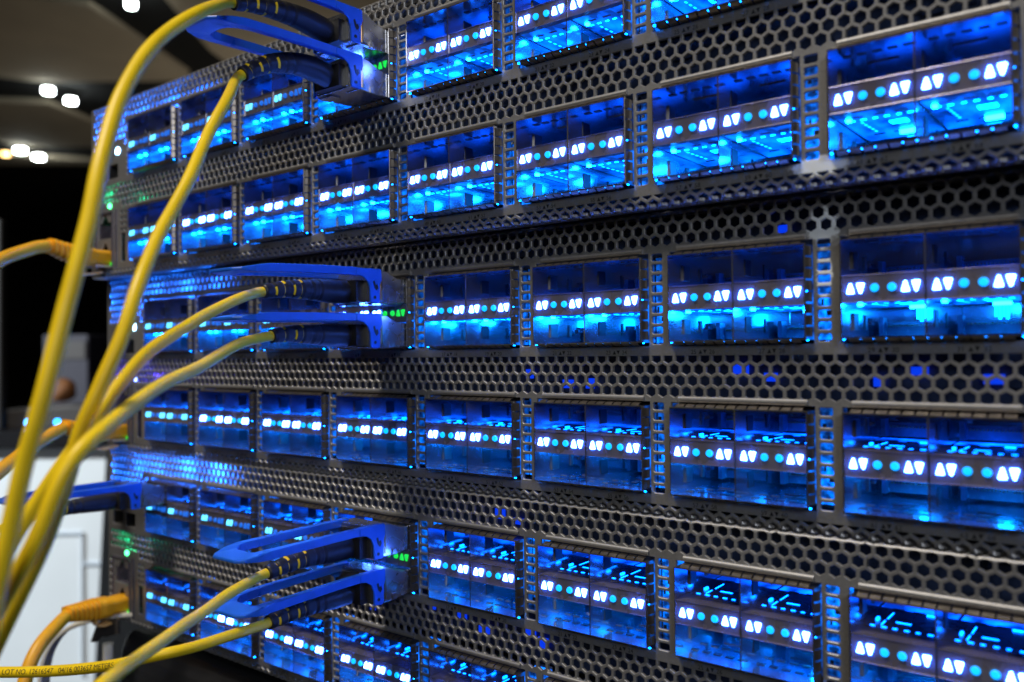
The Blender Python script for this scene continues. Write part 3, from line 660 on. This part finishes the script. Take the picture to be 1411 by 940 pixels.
def fibre(key):
    root = empty('fiber_cable', BOOT[key][0]); org = Vector(BOOT[key][0])
    tag(root, FL[key], 'fiber cable', 'yellow fibre cables plugged into the switches')
    bp_ = [Vector(p) - org for p in BOOT[key]]
    L = relax(spline(bp_, 0.5), 4); N = len(L)
    def rad(i):
        t = i / (N-1); r = 4.1 - 1.3*min(1, max(0, (t-0.3)/0.5)) - 0.5*max(0, (t-0.8)/0.2)
        if t > 0.45 and (i % 7) in (0,): r -= 0.5
        return r
    def fm(i, k):
        t = i / (N-1)
        if t < 0.6 or t > 0.97: return 0
        q = i % 7; ph = (i // 7) * 5
        return 1 if q in (0, 6) and ((k + ph) % 10) < 4 else 0
    mb = MB(); tube(mb, L, rad, 20, 0, fm)
    mb.box(-6.4, 6.4, -6.0, 1.5, -3.6, 3.9, 0)
    mb.build('boot', [M['black'], M['yellow']], root)
    pts = [bp_[-2]*0.3 + bp_[-1]*0.7] + [bp_[-1] + (bp_[-1]-bp_[-2]).normalized()*2] + [Vector(p) - org for p in CAB[key]]
    L = relax(spline(pts, 1.2), 10)
    mb = MB(); tube(mb, L, 1.6, 24); jk = mb.build('jacket', M['yellow'], root)
    if key == 'CL':                                    # printed length marking
        R = list(reversed(L)); n = len(R); ds = [0]
        for i in range(1, n): ds.append(ds[-1] + (R[i]-R[i-1]).length)
        start = 28.0
        face = Vector((0.86, -0.36, 0.36))
        v, f = glyphs('LOT NO. 12616547   04/16 003657 METERS', 2.1)
        x0 = min(a for a, b in v); lim = 62
        def split(v, f):
            v = list(v); g = []; mid = {}
            def m_(a, b):
                k = (min(a, b), max(a, b))
                if k not in mid: mid[k] = len(v); v.append(((v[a][0]+v[b][0])/2, (v[a][1]+v[b][1])/2))
                return mid[k]
            for t_ in f:
                for q in range(1, len(t_)-1):
                    a, b, c = t_[0], t_[q], t_[q+1]; d, e_, h = m_(a, b), m_(b, c), m_(c, a); g += [(a, d, h), (d, b, e_), (h, e_, c), (d, e_, h)]
            return v, g
        v, f = split(*split(v, f))
        mb = MB(); out = []
        for a, b in v:
            s_ = start + (a - x0) * (43.5 / (max(p[0] for p in v) - x0)); i = 1
            while i < n-1 and ds[i] < s_: i += 1
            t = (s_ - ds[i-1]) / (ds[i] - ds[i-1]); p = R[i-1].lerp(R[i], t); T = (R[i]-R[i-1]).normalized()
            fn = (face - T*face.dot(T)).normalized(); upv = fn.cross(T) * -1
            if upv.z < 0: upv = -upv
            ang = (b - 0.75) / 1.62
            out.append(tuple(p + (fn*cos(ang) + upv*sin(ang)) * 1.64))
        mb.add(out, f); mb.build('printed_marking', M['print'], jk)
    return root
for k in BOOT: fibre(k)

# ------------------------------------------------------------------ amber ethernet cables
ETH = {
 'EA': (0, [(-30.7,-31.0,27.4),(-27.3,-38.4,25.9),(-22.7,-46.2,22.9),(-18.1,-53.9,19.8),(-14.4,-59.9,16.7),(-9.9,-68.9,10.8),(-9.7,-78.8,2.0)], 'amber ethernet cable with ribbed boot plugged into the topmost switch'),
 'EB': (1, [(-27.5,-25.6,-61.5),(-22.0,-33.8,-64.0),(-15.4,-43.8,-67.3),(-7.3,-55.2,-72.0),(-2.9,-64.3,-76.8),(0.6,-74.1,-83.7),(-0.2,-84.7,-94.1)], 'amber ethernet cable plugged into the middle switch, crossing behind the yellow strands'),
 'EC': (2, [(-27.1,-24.6,-153.3),(-21.7,-31.8,-155.4),(-17.2,-38.4,-157.9),(-13.1,-45.2,-162.3),(-10.0,-50.3,-169.7),(-7.9,-53.6,-179.6),(-7.5,-55.5,-191.8)], 'amber ethernet cable with ribbed boot plugged into the lowest switch, bending down to the bottom')}
for key, (s, pts, lab) in ETH.items():
    ox, oy, oz = OFFS[s]; org = Vector((ox - 29.2, oy + 3, oz - 65.6))
    root = empty('ethernet_cable', org); tag(root, lab, 'ethernet cable', 'amber ethernet cables at the left end of the switches')
    end = Vector(pts[0]) - org; y_end = end.y
    secs = [(6, 5.8, 3.9), (-7, 5.8, 3.9), (-7.2, 6.4, 4.4), (-11, 6.5, 4.7), (-12, 6.2, 4.6)]
    k = 0; y = -13.0
    while y > y_end + 0.5:
        f = (y + 13) / (y_end + 13); w_ = 6.0 - 1.6*f; secs += [(y, w_, w_*0.82), (y-0.9, w_, w_*0.82), (y-1.1, w_-1.5, w_*0.82-1.3), (y-1.9, w_-1.5, w_*0.82-1.3), (y-2.1, w_-0.1, w_*0.82)]; y -= 2.3
    def centre(yv):
        t = min(1, max(0, (yv+8)/(y_end+8))); return Vector((end.x*t*t, yv, end.z*t*t))
    mb = MB(); n = 16; b = 0
    for (yv, hw, hh) in secs:
        c = centre(yv)
        for q in range(n):
            a = 2*pi*(q+0.5)/n; e = 0.45
            cxx = abs(cos(a))**e * (1 if cos(a) > 0 else -1); czz = abs(sin(a))**e * (1 if sin(a) > 0 else -1)
            mb.v.append((c.x + hw*cxx, c.y, c.z + hh*czz))
    for i in range(len(secs)-1):
        for q in range(n):
            mb.f.append((i*n+q, i*n+(q+1) % n, (i+1)*n+(q+1) % n, (i+1)*n+q)); mb.m.append(0); mb.sm.append(False)
    mb.f.append(tuple(range(n))); mb.m.append(0); mb.sm.append(False); mb.f.append(tuple((len(secs)-1)*n + q for q in range(n))); mb.m.append(0); mb.sm.append(False)
    mb.build('boot', M['orange'], root, bevel=0.15)
    mb = MB(); pr = []
    cen = [(-13, -4.6), (-14.5, -6.2), (-13.5, -8.2), (-10, -8.9), (-5.5, -8.2), (-2.5, -7.4)]
    V = []
    for (yy, zz) in cen: V += [(-3, yy, zz-0.55), (3, yy, zz-0.55), (3, yy, zz+0.55), (-3, yy, zz+0.55)]
    mb.add(V, [(4*i+q, 4*i+(q+1) % 4, 4*(i+1)+(q+1) % 4, 4*(i+1)+q) for i in range(5) for q in range(4)] + [(0,1,2,3), (20,21,22,23)])
    mb.build('latch_lever', M['amber_pale'], root, bevel=0.3)
    mb = MB(); mb.box(-5.2, 5.2, -6.8, 3, -5.0, -3.95); mb.build('plug_shell', M['clear'], root)
    L = relax(spline([centre(y_end + 4)] + [Vector(p) - org for p in pts], 1.5), 6)
    mb = MB(); tube(mb, L, 3.1, 24); mb.build('jacket', M['orange'], root)

# ------------------------------------------------------------------ rack shelf and bracket under the lowest switch
o = empty('rack_shelf', (60, 20, -170), label='black rounded shelf unit under the lowest switch', category='shelf')
mb = MB()
pr = [(-6, -60)] + [(-6 - 8*sin(pi*k/10), -3 - 22 + 22*cos(pi*k/10)) for k in range(0, 6)] [::-1] + [(150, -3), (150, -60)]
mb.prism(pr, 'x', -98, 330); mb.build('housing', mat('satin_black_housing', (0.02, 0.02, 0.022), 0.38, noise=0.2, nscale=60), o, bevel=1.0)
mb = MB()
for k in range(30): mb.box(-80 + k*13, -72 + k*13, -12.6, -8, -38, -36)
mb.build('vent_slats', M['grey'], o)
o = empty('ivory_bracket', (-45, -16, -169), label='ivory curved bracket arm reaching out below the lowest switch', category='bracket')
cen = [(26, 24, 10), (14, 14, 9.0), (6, 6, 6.5), (-1, -1, 2.5), (-6, -5.5, -5), (-9, -8, -16), (-10, -9, -36)]
L = relax(spline(cen, 1.0), 6)
mb = MB(); F = frames(L); V = []
for i, p in enumerate(L):
    t = F[i][0]; side = Vector((0.62, -0.78, 0)); upv = side.cross(t).normalized()
    for a, b in ((-4.5, -1.1), (4.5, -1.1), (4.5, 1.1), (-4.5, 1.1)): V.append(tuple(p + side*a + upv*b))
n = len(L); mb.add(V, [(4*i+q, 4*i+(q+1) % 4, 4*(i+1)+(q+1) % 4, 4*(i+1)+q) for i in range(n-1) for q in range(4)] + [(0,1,2,3), (4*n-4, 4*n-3, 4*n-2, 4*n-1)])
mb.build('arm', M['ivory'], o, bevel=0.5)
mb = MB(); mb.prism([(14, -2), (26, 2), (26, 9), (14, 8), (4, 3), (-3, -8), (2, -7), (8, -3)], 'y', 12, 13.2)
mb.build('web_plate', M['grey'], o)
mb = MB(); L = [Vector((12, 14, -6 - k)) for k in range(0, 26)]; tube(mb, L, 2.6, 14); mb.build('post', M['ivory'], o)

# ------------------------------------------------------------------ what stands behind, out of focus
YAW = 0.6623
o = empty('white_cabinet', (-1244, 405, -163), YAW, label='white cabinet with panel seams and a black counter top, behind the cables', category='cabinet')
mb = MB(); mb.add([(-700,0,-740),(150,0,-740),(190,0,-21),(-700,0,-21),(-700,420,-740),(150,420,-740),(190,420,-21),(-700,420,-21)], [(0,1,2,3),(4,7,6,5),(0,4,5,1),(1,5,6,2),(2,6,7,3),(3,7,4,0)])
mb.build('body', M['white'], o)
mb = MB(); mb.box(-740, 420, -20, 440, -20, 6); mb.build('counter_top', mat('black_counter', (0.01,0.01,0.012), 0.3), o)
mb = MB(); mb.box(60, 148, -3, 1, -178, -174); mb.box(146, 148, -3, 1, -430, -174); mb.box(148, 180, -3, 1, -232, -228)
mb.build('panel_seams', M['seam'], o)
def on_counter(name, lab, cat, loc, build, m, **kw):
    e = empty(name, loc, YAW); tag(e, lab, cat); build(e)
    return e
def local(x, y, z):  # counter frame to world
    return (-1244 + x*cos(YAW) - y*sin(YAW), 405 + x*sin(YAW) + y*cos(YAW), -163 + z)
e = empty('equipment_case', local(60, 160, 6), YAW, label='low grey equipment case with two blue lights on the black counter', category='equipment case')
mb = MB(); mb.prism([(-130, 0), (160, 0), (160, 30), (40, 42), (-130, 30)], 'y', -110, 170); mb.build('case', M['grey'], e, bevel=3)
for x in (-38, 16):
    mb = MB(); mb.prism([(x + 4*cos(2*pi*k/12), 12 + 4*sin(2*pi*k/12)) for k in range(12)], 'y', -113, -110); mb.build('indicator_light', M['blue_led'], e)
e = empty('orange_pouch', local(-47, 290, 42), YAW, label='small orange pouch lying behind the grey equipment case', category='pouch')
mb = MB(); V = []; F = []
for i in range(9):
    for k in range(14):
        th = pi*i/8; ph = 2*pi*k/14; r = 1 + 0.12*sin(3*ph+i); V.append((34*sin(th)*cos(ph)*r, 24*sin(th)*sin(ph)*r, 26 + 26*cos(th)))
for i in range(8):
    for k in range(14): F.append((i*14+k, i*14+(k+1) % 14, (i+1)*14+(k+1) % 14, (i+1)*14+k))
mb.add(V, F, 0, True); mb.build('pouch', M['orange_cloth'], e)
e = empty('grey_carton', local(-106, 420, 6), YAW, label='violet-grey carton standing at the back of the counter', category='carton')
mb = MB(); mb.box(-52, 52, 0, 90, 0, 183); mb.build('carton_body', M['violet_grey'], e, bevel=3)
mb = MB(); mb.box(-40, 46, -3, 0, 128, 168); mb.build('carton_label', M['grey'], e)
e = empty('curtain_edge_post', local(-30, 30, 6), YAW, label='blurred pale cloth edge, built as a post, at the left edge of the picture', category='post')  # post shape stands in for a pale hanging cloth edge
mb = MB(); mb.box(-40, 14, 0, 20, 0, 385); mb.build('post_tube', mat('dim_post_paint', (0.012, 0.011, 0.01), 0.6), e, bevel=4)

def structure(name, mb, m):
    o = mb.build(name, m); o['kind'] = 'structure'; o['label'] = name.replace('_', ' '); o['category'] = 'setting'; return o
mb = MB(); mb.box(-22000, 6000, -8000, 16000, -960, -950); structure('floor', mb, M['blackroom'])
mb = MB(); mb.box(-22000, 6000, -8000, 16000, 3060, 3080); structure('ceiling', mb, M['blackroom'])
mb = MB(); mb.box(-22000, 6000, 16000, 16100, -950, 3060); mb.box(-22100, -22000, -8000, 16000, -950, 3060); structure('hall_wall', mb, M['blackroom'])
panels = [([(-8.7,2.35),(-7.6,1.9),(-6.86,3.23),(-7.82,4.75),(-8.08,4.81),(-9.28,3.88),(-9.6,3.2)], 'large taupe ceiling panel above the paired lamps, upper left'),
          ([(-6.17,3.5),(-4.11,4.31),(-4.48,5.03),(-7.35,5.05),(-7.02,4.49)], 'taupe ceiling panel just above the topmost switch'),
          ([(-10.9,3.3),(-10.04,4.26),(-10.5,5.07),(-11.48,5.8),(-12.53,4.91),(-11.95,3.9)], 'taupe ceiling panel between the two pairs of lamps'),
          ([(-13.67,4.52),(-13.12,5.1),(-12.56,6.01),(-12.81,6.19),(-14.46,4.78)], 'thin taupe strip of ceiling panel, farthest and lowest')]
for pts, lab in panels:
    mb = MB(); mb.prism([(a*1000, b*1000) for a, b in pts], 'z', 3000, 3055); o = mb.build('ceiling_panel', M['panel']); tag(o, lab, 'ceiling panel', 'taupe ceiling panels')
spots = [(-9.37, 3.97, 'left lamp of the upper lit pair', 0), (-9.56, 4.30, 'right lamp of the upper lit pair', 0), (-12.5, 4.93, 'left white lamp of the lower lit group', 0), (-12.72, 5.27, 'right white lamp of the lower lit group', 0),
         (-6.44, 3.38, 'white ceiling lamp cut off by the top edge', 0), (-12.87, 4.88, 'small warm lamp beside the lower lit group', 1)]
for x, y, lab, wm in spots:
    e = empty('ceiling_lamp', (x*1000, y*1000, 2990)); tag(e, 'blurred round ' + lab if not lab.startswith('white') and not lab.startswith('small') else 'blurred ' + lab, 'ceiling lamp', 'lit ceiling lamps')
    r = 52 if not wm else 40; r *= (x*x + y*y)**0.5 / 10
    mb = MB(); mb.prism([(r*1.25*cos(2*pi*k/20), r*1.25*sin(2*pi*k/20)) for k in range(20)], 'z', -20, 10); mb.build('housing', M['black'], e)
    mb = MB(); mb.prism([(r*cos(2*pi*k/20), r*sin(2*pi*k/20)) for k in range(20)], 'z', -60, -22); mb.build('lens', M['spot_warm'] if wm else M['spot'], e)
